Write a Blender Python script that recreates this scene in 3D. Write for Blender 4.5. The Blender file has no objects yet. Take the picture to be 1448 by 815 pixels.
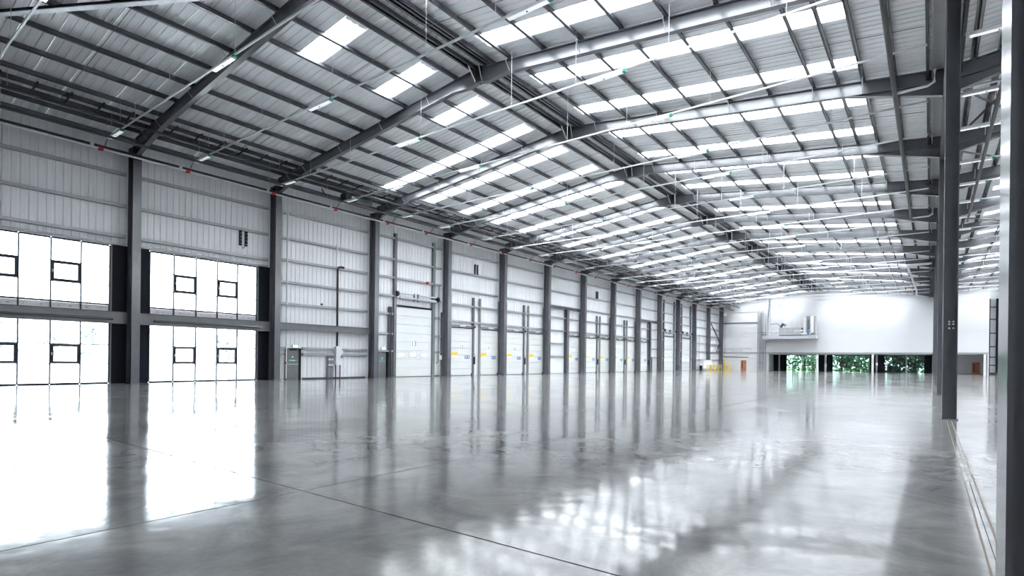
import bpy, math, random
from mathutils import Matrix, Vector

sc = bpy.context.scene
col = sc.collection

# ------------------------------------------------------------------ camera, sky, exposure
CAM = Vector((33.691, -11.487, 1.4786))
TH, ROLL = 0.6489, 0.012
cd = bpy.data.cameras.new('camera')
cam = bpy.data.objects.new('camera', cd)
col.objects.link(cam)
rt = Vector((math.cos(TH), math.sin(TH), 0)); fw = Vector((-math.sin(TH), math.cos(TH), 0)); up = Vector((0, 0, 1))
cr = rt * math.cos(ROLL) + up * math.sin(ROLL)
cu = up * math.cos(ROLL) - rt * math.sin(ROLL)
M = Matrix((cr, cu, -fw)).transposed().to_4x4()
M.translation = CAM
cam.matrix_world = M
cd.sensor_width = 36.0
cd.lens = 780.27 / 1448 * 36
cd.shift_y = (509.71 - 407.5) / 1448
cd.clip_start, cd.clip_end = 0.05, 1000
sc.camera = cam

wd = bpy.data.worlds.new('overcast_sky'); sc.world = wd
wd.use_nodes = True
wn = wd.node_tree
bg = wn.nodes['Background']
bg.inputs['Color'].default_value = (0.90, 0.95, 1.0, 1)
bg.inputs['Strength'].default_value = 7.0
sd = bpy.data.lights.new('veiled_sun', 'SUN'); sd.energy = 14.0; sd.angle = math.radians(25); sd.color = (1, 0.99, 0.98)
so = bpy.data.objects.new('veiled_sun', sd); col.objects.link(so)
so.rotation_euler = (math.radians(25), math.radians(18), 0)

vs = sc.view_settings
sc.display_settings.display_device = 'sRGB'
vs.view_transform = 'Standard'; vs.look = 'None'; vs.gamma = 1.0; vs.use_curve_mapping = False
vs.exposure = 1.15
cy = sc.cycles
cy.use_denoising = True
cy.max_bounces = 9; cy.diffuse_bounces = 5; cy.glossy_bounces = 4; cy.transmission_bounces = 6; cy.transparent_max_bounces = 16
cy.caustics_reflective = False; cy.caustics_refractive = False
cy.sample_clamp_indirect = 6.0

# ------------------------------------------------------------------ materials
MATS = {}
def mat(name, rgb, rough=0.5, metal=0.0, var=0.06, scale=3.0, emit=0.0, spec=0.5):
    m = bpy.data.materials.new(name); m.use_nodes = True
    nt = m.node_tree; b = nt.nodes['Principled BSDF']
    tc = nt.nodes.new('ShaderNodeTexCoord'); no = nt.nodes.new('ShaderNodeTexNoise'); ra = nt.nodes.new('ShaderNodeValToRGB')
    no.inputs['Scale'].default_value = scale; no.inputs['Detail'].default_value = 4
    nt.links.new(tc.outputs['Object'], no.inputs['Vector']); nt.links.new(no.outputs['Fac'], ra.inputs['Fac'])
    ra.color_ramp.elements[0].position = 0.3; ra.color_ramp.elements[1].position = 0.7
    ra.color_ramp.elements[0].color = tuple(c * (1 - var) for c in rgb) + (1,)
    ra.color_ramp.elements[1].color = tuple(min(1, c * (1 + var)) for c in rgb) + (1,)
    nt.links.new(ra.outputs['Color'], b.inputs['Base Color'])
    b.inputs['Roughness'].default_value = rough; b.inputs['Metallic'].default_value = metal
    b.inputs['Specular IOR Level'].default_value = spec
    if emit:
        b.inputs['Emission Color'].default_value = tuple(rgb) + (1,); b.inputs['Emission Strength'].default_value = emit
    MATS[name] = m
    return m

mat('steel_grey', (0.115, 0.119, 0.135), 0.21, 0.0, 0.08, 2.0, spec=0.85)
mat('steel_edge', (0.17, 0.175, 0.19), 0.28, 0.0, 0.08, 2.0)
mat('purlin_zinc', (0.125, 0.13, 0.145), 0.26, 0.0, 0.12, 4.0, spec=0.8)
mat('galvanised', (0.55, 0.57, 0.60), 0.35, 0.45, 0.10, 5.0)
mat('white_sheet', (0.80, 0.81, 0.83), 0.45, 0.0, 0.025, 0.7)
mat('roof_sheet', (0.86, 0.875, 0.90), 0.27, 0.0, 0.03, 0.7)
mat('white_paint', (0.63, 0.635, 0.65), 0.6, 0.0, 0.02, 0.5)
mat('door_white', (0.71, 0.73, 0.725), 0.4, 0.0, 0.02, 1.0)
mat('door_grey', (0.16, 0.165, 0.17), 0.45)
mat('frame_dark', (0.022, 0.026, 0.038), 0.4, spec=0.25)
mat('panel_dark', (0.010, 0.012, 0.020), 0.5, spec=0.12)
mat('black_pipe', (0.014, 0.014, 0.016), 0.5)
mat('dark_pipe', (0.035, 0.035, 0.038), 0.5)
mat('pipe_white', (0.72, 0.73, 0.75), 0.4)
mat('lamp_white', (0.92, 0.95, 1.0), 0.4, 0, 0.0, 1.0, 0.25)
mat('pane_daylight_glow', (0.92, 0.96, 1.0), 0.3, 0, 0.0, 1.0, 0.5)  # emission stands in for daylight coming through the door panes
mat('lamp_body', (0.82, 0.83, 0.84), 0.4)
mat('red', (0.55, 0.02, 0.03), 0.4)
mat('green', (0.02, 0.33, 0.22), 0.4)
mat('green_sign', (0.03, 0.42, 0.30), 0.4)
mat('sign_lit', (0.80, 1.0, 0.90), 0.4, 0, 0, 1, 0.9)
mat('white_print', (0.85, 0.86, 0.86), 0.5)
mat('yellow', (0.86, 0.60, 0.03), 0.45)
mat('blue_sign', (0.035, 0.05, 0.20), 0.4)
mat('pale_blue', (0.45, 0.50, 0.68), 0.4)
mat('digit_grey', (0.10, 0.10, 0.105), 0.5)
mat('wood_brown', (0.42, 0.17, 0.08), 0.45, 0, 0.18, 6.0)
mat('wood_dark', (0.12, 0.04, 0.02), 0.45)
mat('spandrel', (0.72, 0.70, 0.73), 0.4)
mat('pink_mark', (0.70, 0.36, 0.42), 0.5)
mat('unit_grey', (0.36, 0.365, 0.37), 0.4)
mat('duct_silver', (0.46, 0.47, 0.49), 0.3, 0.3)
mat('tank_blue', (0.05, 0.10, 0.42), 0.4)
mat('copper_red', (0.35, 0.10, 0.05), 0.4)
mat('yard', (0.62, 0.62, 0.61), 0.9, 0, 0.08, 0.2)
mat('lawn', (0.12, 0.22, 0.06), 0.95, 0, 0.3, 0.8)
mat('bark', (0.10, 0.075, 0.05), 0.9, 0, 0.3, 6.0)
mat('leaf_green', (0.075, 0.15, 0.085), 0.6, 0, 0.7, 1.2)
mat('leaf_deep', (0.03, 0.075, 0.045), 0.6, 0, 0.7, 1.2)
mat('bark_painted_haze', (0.4, 0.4, 0.4), 0.9)  # haze and glare painted into the bark as a paler colour
mat('leaf_painted_haze', (0.20, 0.24, 0.245), 0.6, 0, 0.4, 1.0)  # foliage colour paled to imitate haze across the yard
mat('far_wall', (0.62, 0.60, 0.58), 0.8)
mat('far_glass', (0.18, 0.22, 0.26), 0.2)
mat('fascia_grey', (0.30, 0.305, 0.32), 0.4)
mat('track_grey', (0.30, 0.305, 0.31), 0.4)
mat('track_green', (0.16, 0.185, 0.19), 0.4)
mat('rail_grey', (0.34, 0.345, 0.36), 0.35, 0.2)
mat('skirt', (0.05, 0.05, 0.055), 0.6)
mat('sealant', (0.24, 0.19, 0.145), 0.6)

def glass(name, tint, refl=0.06):
    m = bpy.data.materials.new(name); m.use_nodes = True
    nt = m.node_tree; nt.nodes.clear()
    out = nt.nodes.new('ShaderNodeOutputMaterial'); tr = nt.nodes.new('ShaderNodeBsdfTransparent'); gl = nt.nodes.new('ShaderNodeBsdfGlossy')
    mx = nt.nodes.new('ShaderNodeMixShader'); fr = nt.nodes.new('ShaderNodeFresnel'); fr.inputs['IOR'].default_value = 1.45
    tr.inputs['Color'].default_value = tint + (1,); gl.inputs['Roughness'].default_value = 0.02
    nt.links.new(fr.outputs[0], mx.inputs[0]); nt.links.new(tr.outputs[0], mx.inputs[1]); nt.links.new(gl.outputs[0], mx.inputs[2])
    nt.links.new(mx.outputs[0], out.inputs[0]); MATS[name] = m
glass('glass_clear', (0.86, 0.90, 0.92))
glass('glass_tint', (0.48, 0.58, 0.56))  # tint put in to dim the brighter outdoors behind the end windows

def rooflight_mat():
    m = bpy.data.materials.new('rooflight_grp'); m.use_nodes = True
    nt = m.node_tree; nt.nodes.clear()
    out = nt.nodes.new('ShaderNodeOutputMaterial'); tr = nt.nodes.new('ShaderNodeBsdfTransparent'); tl = nt.nodes.new('ShaderNodeBsdfTranslucent')
    mx = nt.nodes.new('ShaderNodeMixShader'); mx.inputs[0].default_value = 0.45
    tr.inputs['Color'].default_value = (0.86, 0.87, 0.88, 1); tl.inputs['Color'].default_value = (0.9, 0.92, 0.93, 1)
    nt.links.new(tr.outputs[0], mx.inputs[1]); nt.links.new(tl.outputs[0], mx.inputs[2]); nt.links.new(mx.outputs[0], out.inputs[0])
    MATS['rooflight_grp'] = m
rooflight_mat()

def floor_mat():
    m = bpy.data.materials.new('polished_concrete'); m.use_nodes = True
    nt = m.node_tree; b = nt.nodes['Principled BSDF']; L = nt.links
    ge = nt.nodes.new('ShaderNodeNewGeometry')
    def noise(scale, det, rough=0.55, sx=1, sy=1, dist=0.0):
        mp = nt.nodes.new('ShaderNodeMapping'); mp.inputs['Scale'].default_value = (sx, sy, 1)
        n = nt.nodes.new('ShaderNodeTexNoise'); n.inputs['Scale'].default_value = scale; n.inputs['Detail'].default_value = det
        n.inputs['Roughness'].default_value = rough; n.inputs['Distortion'].default_value = dist
        L.new(ge.outputs['Position'], mp.inputs[0]); L.new(mp.outputs[0], n.inputs['Vector']); return n
    def ramp(n, p0, c0, p1, c1):
        r = nt.nodes.new('ShaderNodeValToRGB'); e = r.color_ramp.elements
        e[0].position, e[1].position = p0, p1; e[0].color = c0; e[1].color = c1
        L.new(n.outputs['Fac'], r.inputs['Fac']); return r
    g = lambda v, t=0.0: (v, v * (1 - t), v * (1 - 2 * t), 1)
    big = ramp(noise(0.16, 6, 0.6, 1, 1, 0.6), 0.32, g(0.245), 0.68, g(0.355))
    mid = ramp(noise(1.1, 8, 0.65, 1, 1, 1.0), 0.35, (0.66, 0.66, 0.675, 1), 0.66, (1.16, 1.14, 1.11, 1))
    fin = ramp(noise(14, 4), 0.3, (0.93, 0.93, 0.93, 1), 0.7, (1.05, 1.05, 1.05, 1))
    m1 = nt.nodes.new('ShaderNodeMix'); m1.data_type = 'RGBA'; m1.blend_type = 'MULTIPLY'; m1.inputs[0].default_value = 1
    m2 = nt.nodes.new('ShaderNodeMix'); m2.data_type = 'RGBA'; m2.blend_type = 'MULTIPLY'; m2.inputs[0].default_value = 1
    L.new(big.outputs[0], m1.inputs[6]); L.new(mid.outputs[0], m1.inputs[7])
    L.new(m1.outputs[2], m2.inputs[6]); L.new(fin.outputs[0], m2.inputs[7])
    L.new(m2.outputs[2], b.inputs['Base Color'])
    ro = ramp(noise(0.5, 7, 0.6, 1, 1, 0.8), 0.3, g(0.05), 0.72, g(0.15))
    L.new(ro.outputs[0], b.inputs['Roughness'])
    b.inputs['IOR'].default_value = 1.5; b.inputs['Specular IOR Level'].default_value = 0.5
    n1 = noise(0.9, 2, 0.5); n2 = noise(5.0, 3, 0.5)
    ad = nt.nodes.new('ShaderNodeMath'); ad.operation = 'MULTIPLY_ADD'; ad.inputs[1].default_value = 0.16
    L.new(n2.outputs['Fac'], ad.inputs[0]); L.new(n1.outputs['Fac'], ad.inputs[2])
    bu = nt.nodes.new('ShaderNodeBump'); bu.inputs['Strength'].default_value = 1.0; bu.inputs['Distance'].default_value = 0.0065
    L.new(ad.outputs[0], bu.inputs['Height']); L.new(bu.outputs[0], b.inputs['Normal'])
    MATS['polished_concrete'] = m
floor_mat()

# ------------------------------------------------------------------ mesh helpers
class MB:
    def __init__(s): s.v = []; s.f = []
    def box(s, x0, x1, y0, y1, z0, z1):
        n = len(s.v)
        s.v += [(x0,y0,z0),(x1,y0,z0),(x1,y1,z0),(x0,y1,z0),(x0,y0,z1),(x1,y0,z1),(x1,y1,z1),(x0,y1,z1)]
        s.f += [tuple(n+i for i in q) for q in ((0,3,2,1),(4,5,6,7),(0,1,5,4),(1,2,6,5),(2,3,7,6),(3,0,4,7))]
        return s
    def bar(s, a, b, w, h, upv=(0,0,1)):
        a = Vector(a); b = Vector(b); d = (b-a).normalized(); u = Vector(upv)
        if abs(d.dot(u)) > 0.99: u = Vector((1,0,0))
        r = d.cross(u).normalized(); u = r.cross(d).normalized(); n = len(s.v)
        for p in (a, b):
            for i, j in ((-1,-1),(1,-1),(1,1),(-1,1)): s.v.append(tuple(p + r*(i*w/2) + u*(j*h/2)))
        s.f += [tuple(n+i for i in q) for q in ((0,3,2,1),(4,5,6,7),(0,1,5,4),(1,2,6,5),(2,3,7,6),(3,0,4,7))]
        return s
    def prism(s, pts, axis, a0, a1):
        """closed polygon pts (2D) extruded along axis 'x' (pts=y,z) or 'y' (pts=x,z) or 'z' (pts=x,y)"""
        n = len(s.v); k = len(pts)
        for a in (a0, a1):
            for p, q in pts: s.v.append({'x':(a,p,q),'y':(p,a,q),'z':(p,q,a)}[axis])
        s.f.append(tuple(range(n+k-1, n-1, -1))); s.f.append(tuple(range(n+k, n+2*k)))
        for i in range(k): s.f.append((n+i, n+(i+1)%k, n+k+(i+1)%k, n+k+i))
        return s
    def tube(s, pts, r, seg=8):
        P = [Vector(p) for p in pts]; n0 = len(s.v); N = len(P)
        for i, p in enumerate(P):
            d = (P[min(i+1,N-1)] - P[max(i-1,0)]).normalized()
            u = Vector((0,0,1)) if abs(d.z) < 0.95 else Vector((1,0,0))
            a = d.cross(u).normalized(); b = d.cross(a).normalized()
            rr = r[i] if isinstance(r, (list, tuple)) else r
            for k in range(seg):
                t = 2*math.pi*k/seg; s.v.append(tuple(p + a*(rr*math.cos(t)) + b*(rr*math.sin(t))))
        for i in range(N-1):
            for k in range(seg):
                s.f.append((n0+i*seg+k, n0+i*seg+(k+1)%seg, n0+(i+1)*seg+(k+1)%seg, n0+(i+1)*seg+k))
        s.f.append(tuple(n0+k for k in range(seg-1,-1,-1))); s.f.append(tuple(n0+(N-1)*seg+k for k in range(seg)))
        return s
    def mesh(s, name, m):
        me = bpy.data.meshes.new(name); me.from_pydata(s.v, [], s.f); me.update()
        me.materials.append(MATS[m]); return me
    def obj(s, name, m, parent=None, smooth=False):
        return link(name, s.mesh(name, m), parent, smooth)

def link(name, me, parent=None, smooth=False):
    o = bpy.data.objects.new(name, me); col.objects.link(o)
    if parent is not None: o.parent = parent
    if smooth:
        for p in me.polygons: p.use_smooth = True
    return o
def B(*a): return MB().box(*a)
def place(me, name, parent, loc):
    o = link(name, me, parent); o.location = loc; return o
def tag(o, label=None, cat=None, group=None, kind=None):
    if label: o['label'] = label
    if cat: o['category'] = cat
    if group: o['group'] = group
    if kind: o['kind'] = kind
    return o
def thing(name, label, cat, group=None, kind=None, loc=(0,0,0)):
    o = bpy.data.objects.new(name, None); col.objects.link(o); o.location = loc
    o.empty_display_size = 0.2
    return tag(o, label, cat, group, kind)
ORD = ['first','second','third','fourth','fifth','sixth','seventh','eighth','ninth','tenth','eleventh','twelfth','thirteenth','fourteenth',
       'fifteenth','sixteenth','seventeenth','eighteenth','nineteenth','twentieth','twenty-first','twenty-second','twenty-third','twenty-fourth','twenty-fifth','twenty-sixth']

# ------------------------------------------------------------------ dimensions
S = 8.0
RIDGE, W = 17.0, 34.0
SL = 0.112
def ztop(x):                       # top of the rafters, three slopes (dock span and the neighbouring span)
    if x <= W: return 14.95 - SL*abs(x - RIDGE)
    return 14.95 - SL*abs(x - (W + 17.0))
ROOF = 0.23                        # purlin depth
XW = -1.0                          # inside face of the dock wall sheeting
YEND = 104.3                       # end wall
YBACK = -40.0  # unseen hall behind the view, lengthened so it soaks up light
XR = 68.0
KS = list(range(-3, 13))

# ------------------------------------------------------------------ floor
fl = B(-2, XR, YBACK, 118, -0.30, -0.03).obj('floor', 'skirt'); tag(fl, 'polished grey concrete floor of the whole hall with fine saw-cut joints', 'floor', kind='structure')
xs = [-2, 11.0, 28.15, 34.1, 51.0, XR]
ys = [YBACK, -8.0, 16.0, 40.0, 64.0, 88.0, 118]
for i in range(len(xs)-1):
    for j in range(len(ys)-1):
        gy = 0.011; g0 = 0.003 if xs[i] == 34.1 else 0.011; g1 = 0.003 if xs[i+1] == 34.1 else 0.011
        B(xs[i]+g0, xs[i+1]-g1, ys[j]+gy, ys[j+1]-gy, -0.03, 0.0).obj('slab', 'polished_concrete', fl)
for dx in (-0.05, 0.05):
    B(34.1+dx-0.008, 34.1+dx+0.008, -6.5, 7.2, -0.01, 0.002).obj('joint_strip', 'sealant', fl)

# ------------------------------------------------------------------ sheeting panels
def corr(w, h, pitch=0.333, d=0.026):
    """vertical-rib wall sheet in local (y, z), facing +x, with a thin return behind"""
    n = max(1, round(w/pitch)); p = w/n; prof = []
    for i in range(n):
        prof += [(i*p, 0), (i*p+p*0.60, 0), (i*p+p*0.68, -d), (i*p+p*0.92, -d)]
    prof.append((w, 0))
    m = MB()
    k = len(prof)
    for z in (0, h):
        for y, x in prof: m.v.append((x, y, z))
    for i in range(k-1): m.f.append((i, i+1, k+i+1, k+i))
    return m
wl = B(XW-0.18, XW-0.06, YBACK, YEND+8, 7.4, 13.25)
wl.box(XW-0.18, XW-0.06, 7.95, YEND+8, 0, 7.4); wl.box(XW-0.18, XW-0.06, YBACK, -24.05, 0, 7.4)
wall_left = wl.obj('wall_left', 'white_sheet'); tag(wall_left, 'long dock-side wall of white profiled sheeting with horizontal rails', 'wall', kind='structure')
pc = {}
for k in range(-5, 13):
    cuts = [0.0, 2.6, 5.25, 8.0]
    z0 = 7.42 if k in (-3, -2, -1, 0) else 0.06
    for i in range(3):
        w = cuts[i+1]-cuts[i]-0.02
        key = (round(w,3), z0)
        if key not in pc: pc[key] = corr(w, 13.2-z0).mesh('cladding_panel', 'white_sheet')
        place(pc[key], 'cladding_panel', wall_left, (XW, 8*k+cuts[i]+0.01, z0))
# rails
def rail(k, z, a=0.0, b=7.55, h=0.15, m='rail_grey'):
    B(XW+0.03, XW+0.24, 8*k+a+0.02, 8*k+b, z-h/2, z+h/2).obj('rail', m, wall_left)
for k in range(-3, 13):
    for z in (11.2, 9.5): rail(k, z)
    if k in (-3, -2, -1, 0):
        rail(k, 7.85); rail(k, 7.42, h=0.1)
    elif k == 2 or k in (9+0, 10, 11) and k != 9:
        pass
    if k in (1, 11, 12):
        for z in (8.03, 6.55, 5.1): rail(k, z)
        if k == 1:
            rail(k, 2.12, 2.1); rail(k, 1.72, 2.1); rail(k, 1.72, 0.0, 0.8); rail(k, 2.12, 0, 0.8)
        else:
            for z in (3.5, 2.0): rail(k, z)
    if k in (2, 9, 10):
        dy0, dy1 = (2.1, 6.8) if k == 2 else ((2.4, 7.0) if k == 9 else (2.4, 7.0))
        rail(k, 8.03)
        for z in (6.55, 5.1, 3.5, 2.1): rail(k, z, 0, dy0); rail(k, z, dy1)
    if k in (3, 4, 5, 6, 7, 8):
        for z in (7.85, 6.5, 5.0): rail(k, z)
        if k == 5:
            for z in (3.5, 2.0): rail(k, z, 0, 4.0)
        if k == 8:
            for z in (3.5, 2.2): rail(k, z, 5.0)
    if k in (1, 2, 11, 12):
        B(XW, XW+0.1, 8*k+2.2, 8*k+7.5, 0.0, 0.09).obj('base_trim', 'skirt', wall_left)
B(XW+0.02, XW+0.3, YBACK, YEND, 13.0, 13.2).obj('eaves_beam', 'purlin_zinc', wall_left)

# ------------------------------------------------------------------ end wall, back wall, far side wall
def gz(x): return ztop(x)+0.2
ew = MB()
ew.prism([(-1, 0), (8.2, 0), (8.2, 3.4), (-1, 3.4)], 'y', YEND, YEND+0.3)
ew.prism([(-1, 3.4), (40.9, 3.4), (40.9, gz(40.9)), (34, gz(34)), (17, gz(17)), (-1, gz(-1))], 'y', YEND, YEND+0.3)
wall_end = ew.obj('wall_end', 'white_paint'); tag(wall_end, 'tall plain white wall closing the far end of the hall', 'wall', kind='structure')
B(-1, 41.0, YEND-0.06, YEND+0.3, 3.38, 3.62).obj('fascia_beam', 'fascia_grey', wall_end)
B(-0.6, 6.6, YEND-0.10, YEND-0.01, 9.42, 9.58).obj('rail', 'purlin_zinc', wall_end)
B(-0.6, 6.6, YEND-0.12, YEND-0.01, 11.62, 11.82).obj('rail', 'pipe_white', wall_end)
B(0.0, 4.9, YEND-0.10, YEND-0.01, 2.62, 2.74).obj('rail', 'steel_grey', wall_end)
for x in (8.42, 16.96, 25.57, 34.2, 40.6):
    B(x-0.16, x+0.16, YEND-0.02, YEND+0.30, 0, 3.4).obj('post', 'white_paint', wall_end)
B(-1, 41.0, YEND+0.3, 111.0, 3.25, 3.4).obj('soffit', 'white_paint', wall_end)
B(8.0, 8.2, YEND+0.3, 110.6, 0, 3.25).obj('return_wall', 'white_paint', wall_end)
YB = 110.5
rw = MB(); rw.box(33.9, 41.0, YB, YB+0.2, 0, 3.25)
rw.obj('recess_wall', 'white_paint', wall_end)
B(33.9, 41.0, YB-0.03, YB-0.001, 0, 0.1).obj('skirting', 'skirt', wall_end)
B(40.9, 41.1, YEND+0.3, 114.0, 0, 13.0).obj('return_wall', 'white_paint', wall_end)
# gable beyond, right of the white wall
wr = B(41.1, XR, 114.0, 114.3, 0, 15).obj('wall_gable', 'white_sheet'); tag(wr, 'white sheeted gable glimpsed past the right end of the white wall', 'wall', kind='structure')
for z in (1.6, 3.0, 4.8, 7.1, 9.5, 11.6): B(41.2, XR, 113.8, 114.0, z-0.09, z+0.09).obj('rail', 'steel_grey', wr)
for x in (41.6, 42.75): B(x-0.2, x+0.2, 113.4, 113.85, 0, 13).obj('gable_post', 'panel_dark', wr)
B(41.5, 43, 113.0, 113.4, 0, 0.35).obj('gable_plinth', 'skirt', wr)
bw = MB().prism([(-1.2, 0), (XR, 0), (XR, 13.3), (51, 15.2), (34, 13.3), (17, 15.2), (-1.2, 13.1)], 'y', YBACK-0.3, YBACK)
tag(bw.obj('wall_back', 'white_sheet'), 'white sheeted wall behind the viewpoint', 'wall', kind='structure')
tag(B(XR, XR+0.3, YBACK, 114, 0, 13.3).obj('wall_right', 'white_sheet'), 'white sheeted outer wall beyond the second span', 'wall', kind='structure')

# ------------------------------------------------------------------ roof
ceiling = B(-1.2, XR+0.3, YBACK-0.3, YBACK-0.2, 13.0, 13.1).obj('ceiling', 'roof_sheet')
tag(ceiling, 'pitched roof of pale profiled liner sheets on purlins with translucent rooflights', 'roof', kind='structure')
def slope_panel(x0, x1, w, d=0.03, pitch=0.333):
    """roof sheet, ribs down the slope; local y from 0 to w"""
    n = max(1, round(w/pitch)); p = w/n; prof = []
    for i in range(n):
        prof += [(i*p, 0), (i*p+p*0.60, 0), (i*p+p*0.68, d), (i*p+p*0.92, d)]
    prof.append((w, 0))
    m = MB(); k = len(prof); z0, z1 = ztop(x0+1e-4)+ROOF, ztop(x1-1e-4)+ROOF
    for x, z in ((x0, z0), (x1, z1)):
        for y, dz in prof: m.v.append((x, y, z+dz))
    for x, z in ((x0, z0), (x1, z1)): m.v += [(x, 0, z+0.08), (x, w, z+0.08)]
    for i in range(k-1): m.f.append((i, i+1, k+i+1, k+i))
    o = 2*k; m.f.append((o, o+2, o+3, o+1))          # outer skin
    return m
rp = {}
def roof_piece(x0, x1, y0, y1, name='roof_panel', m='roof_sheet'):
    key = (x0, x1, round(y1-y0,3), m)
    if key not in rp: rp[key] = slope_panel(x0, x1, y1-y0-0.012).mesh(name, m)
    place(rp[key], name, ceiling, (0, y0+0.006, 0))
for k in range(-5, 14):
    y = 8.0*k
    for si, (xa, xb) in enumerate(((-1.15, RIDGE), (RIDGE, W), (W, W+17))):
        if k == 13:
            roof_piece(xa, xb, y, y+10)
            continue
        for a, b in ((-0.0, 1.8), (2.85, 4.08), (4.08, 5.85), (6.88, 8.0)): roof_piece(xa, xb, y+a, y+b)
        for r, (a, b) in enumerate(((1.8, 2.85), (5.85, 6.88))):
            if k < 0: roof_piece(xa, xb, y+a, y+b); continue  # unseen roof behind the view kept solid to darken the near hall
            if si == 0:
                lo = 12.0 if (k <= 0 or (k == 1 and r == 0)) else 2.6
                lx, hx = lo, 15.05
            elif si == 1: lx, hx = 18.4, 31.27
            else: lx, hx = 37.0, 49.6
            roof_piece(xa, lx, y+a, y+b); roof_piece(hx, xb, y+a, y+b)
            roof_piece(lx, hx, y+a, y+b, 'rooflight', 'rooflight_grp')
B(W+17, XR+0.3, YBACK, 114, 15.0, 15.3).obj('outer_deck', 'roof_sheet', ceiling)
# ridge cap
MB().prism([(16.6, gz(16.6)+0.10), (17, gz(17)+0.12), (17.4, gz(17.4)+0.10), (17.4, gz(17.4)+0.16), (17, gz(17)+0.2), (16.6, gz(16.6)+0.16)], 'y', YBACK, YEND).obj('ridge_cap', 'roof_sheet', ceiling)
# purlins (Z sections)
PL = [0.55, 1.35, 2.1, 3.05, 4.85, 6.65, 8.45, 10.23, 12.0, 13.78, 15.55, 16.75]
PR = [17.3, 18.78, 20.57, 22.36, 24.15, 25.93, 27.70, 29.48, 30.42, 31.32, 32.40]
P3 = [34.9, 35.7, 36.6, 38.4, 40.2, 42.0, 43.8]
def zed(x, y0, y1, m='purlin_zinc'):
    z = ztop(x); t = 0.014; b = 0.10; h = ROOF-0.005
    sgn = SL if (x < RIDGE or x > W) else -SL
    o = MB()
    o.box(x-t, x+t, y0, y1, z, z+h); o.box(x-t, x+b, y0, y1, z, z+t*1.5); o.box(x-b, x+t, y0, y1, z+h-t, z+h)
    o.box(x+b-t, x+b, y0, y1, z, z+0.03)
    o.obj('purlin', m, ceiling)
for x in PL + PR:
    for a in range(-24, 104, 32): zed(x, a+0.01, min(a+32, 104.2)-0.01)
for x in P3:
    for a in range(-8, 104, 32): zed(x, a+0.01, min(a+32, 104.2)-0.01)
for x in (17.55, 17.75, 16.55):
    for a in range(-24, 104, 64): zed(x, a+0.01, min(a+64, 104.2)-0.01)
# short sag bars by the eaves
bar_me = MB().bar((1.42, 0, ztop(1.42)-0.04), (2.72, 0, ztop(2.72)-0.04), 0.06, 0.06).mesh('sag_bar', 'black_pipe')
for k in range(-1, 12):
    for i in range(6): place(bar_me, 'sag_bar', ceiling, (0, 8*k+0.65+1.21*i, 0))
# longitudinal anti-sag rods half way along each bay
for k in range(-1, 10):
    MB().tube([(1.0, 8*k+4.1, ztop(1)+0.02), (16.6, 8*k+4.1, ztop(16.6)+0.02)], 0.014, 5).obj('sag_rod', 'steel_edge', ceiling)
    MB().tube([(17.4, 8*k+4.1, ztop(17.4)+0.02), (33.4, 8*k+4.1, ztop(33.4)+0.02)], 0.014, 5).obj('sag_rod', 'steel_edge', ceiling)
# valley gutter
gut = MB(); gz0 = ztop(33.6)
gut.box(33.62, 33.66, YBACK, YEND, gz0-0.30, gz0+0.2); gut.box(34.34, 34.38, YBACK, YEND, gz0-0.30, gz0+0.2); gut.box(33.66, 34.34, YBACK, YEND, gz0-0.02, gz0+0.0)
gut.obj('valley_gutter', 'unit_grey', ceiling)
for x in (33.50, 34.50): B(x-0.05, x+0.05, YBACK, YEND, gz0-0.32, gz0+0.15).obj('gutter_edge', 'black_pipe', ceiling)

# ------------------------------------------------------------------ steel frame
def hcol(x0, x1, yc, fw_, h, tf=0.03, label='', group=None, base=True, name='steel_column'):
    t = thing(name, label, 'column', group, 'thing', (0, 0, 0))
    B(x0, x0+tf, yc-fw_/2, yc+fw_/2, 0.0, h).obj('flange', 'steel_grey', t)
    B(x1-tf, x1, yc-fw_/2, yc+fw_/2, 0.0, h).obj('flange', 'steel_grey', t)
    B(x0+tf, x1-tf, yc-0.012, yc+0.012, 0.0, h).obj('web', 'steel_grey', t)
    if base: B(x0-0.03, x1+0.03, yc-fw_/2-0.03, yc+fw_/2+0.03, 0, 0.03).obj('base_plate', 'steel_grey', t)
    return t
LCOL = {-2: 'dark steel wall column behind the first glazed bay, outside the picture', -1: 'dark steel wall column before the leftmost glazed bay',
        0: 'dark grey steel column standing between the two glazed window bays',
        1: 'dark steel column between the right glazed bay and the grey exit door',
        2: 'dark steel column just before the tall door numbered 13',
        3: 'dark steel column between the tall door 13 and the dock door numbered 12',
        4: 'dark steel column just after the dock door numbered 11'}
for k in range(-2, 14):
    lab = LCOL.get(k) or f'dark steel column on dock wall, {ORD[k-1]} along from the one between the window bays'
    if k == 13: lab = 'dark steel corner column where the dock wall meets the white end wall'
    t = hcol(-0.70, 0.0, 8*k-0.21, 0.40, 12.6, label=lab, group='dock wall columns')
    B(-0.68, -0.02, 8*k-0.38, 8*k-0.04, 12.55, 12.6).obj('cap_plate', 'steel_grey', t)
VC = [(-1, 'very near dark steel valley column filling the right edge of the picture'), (1, 'valley column with white bolts, the nearest one seen down to its foot'),
      (3, 'valley column second behind the bolted one in the row'), (5, 'valley column third in the receding row'), (7, 'valley column fourth in the receding row'),
      (9, 'valley column fifth in the receding row'), (11, 'valley column sixth in the row, closest to the end wall')]
ZB = (2.50, 2.61, 2.68)
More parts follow.
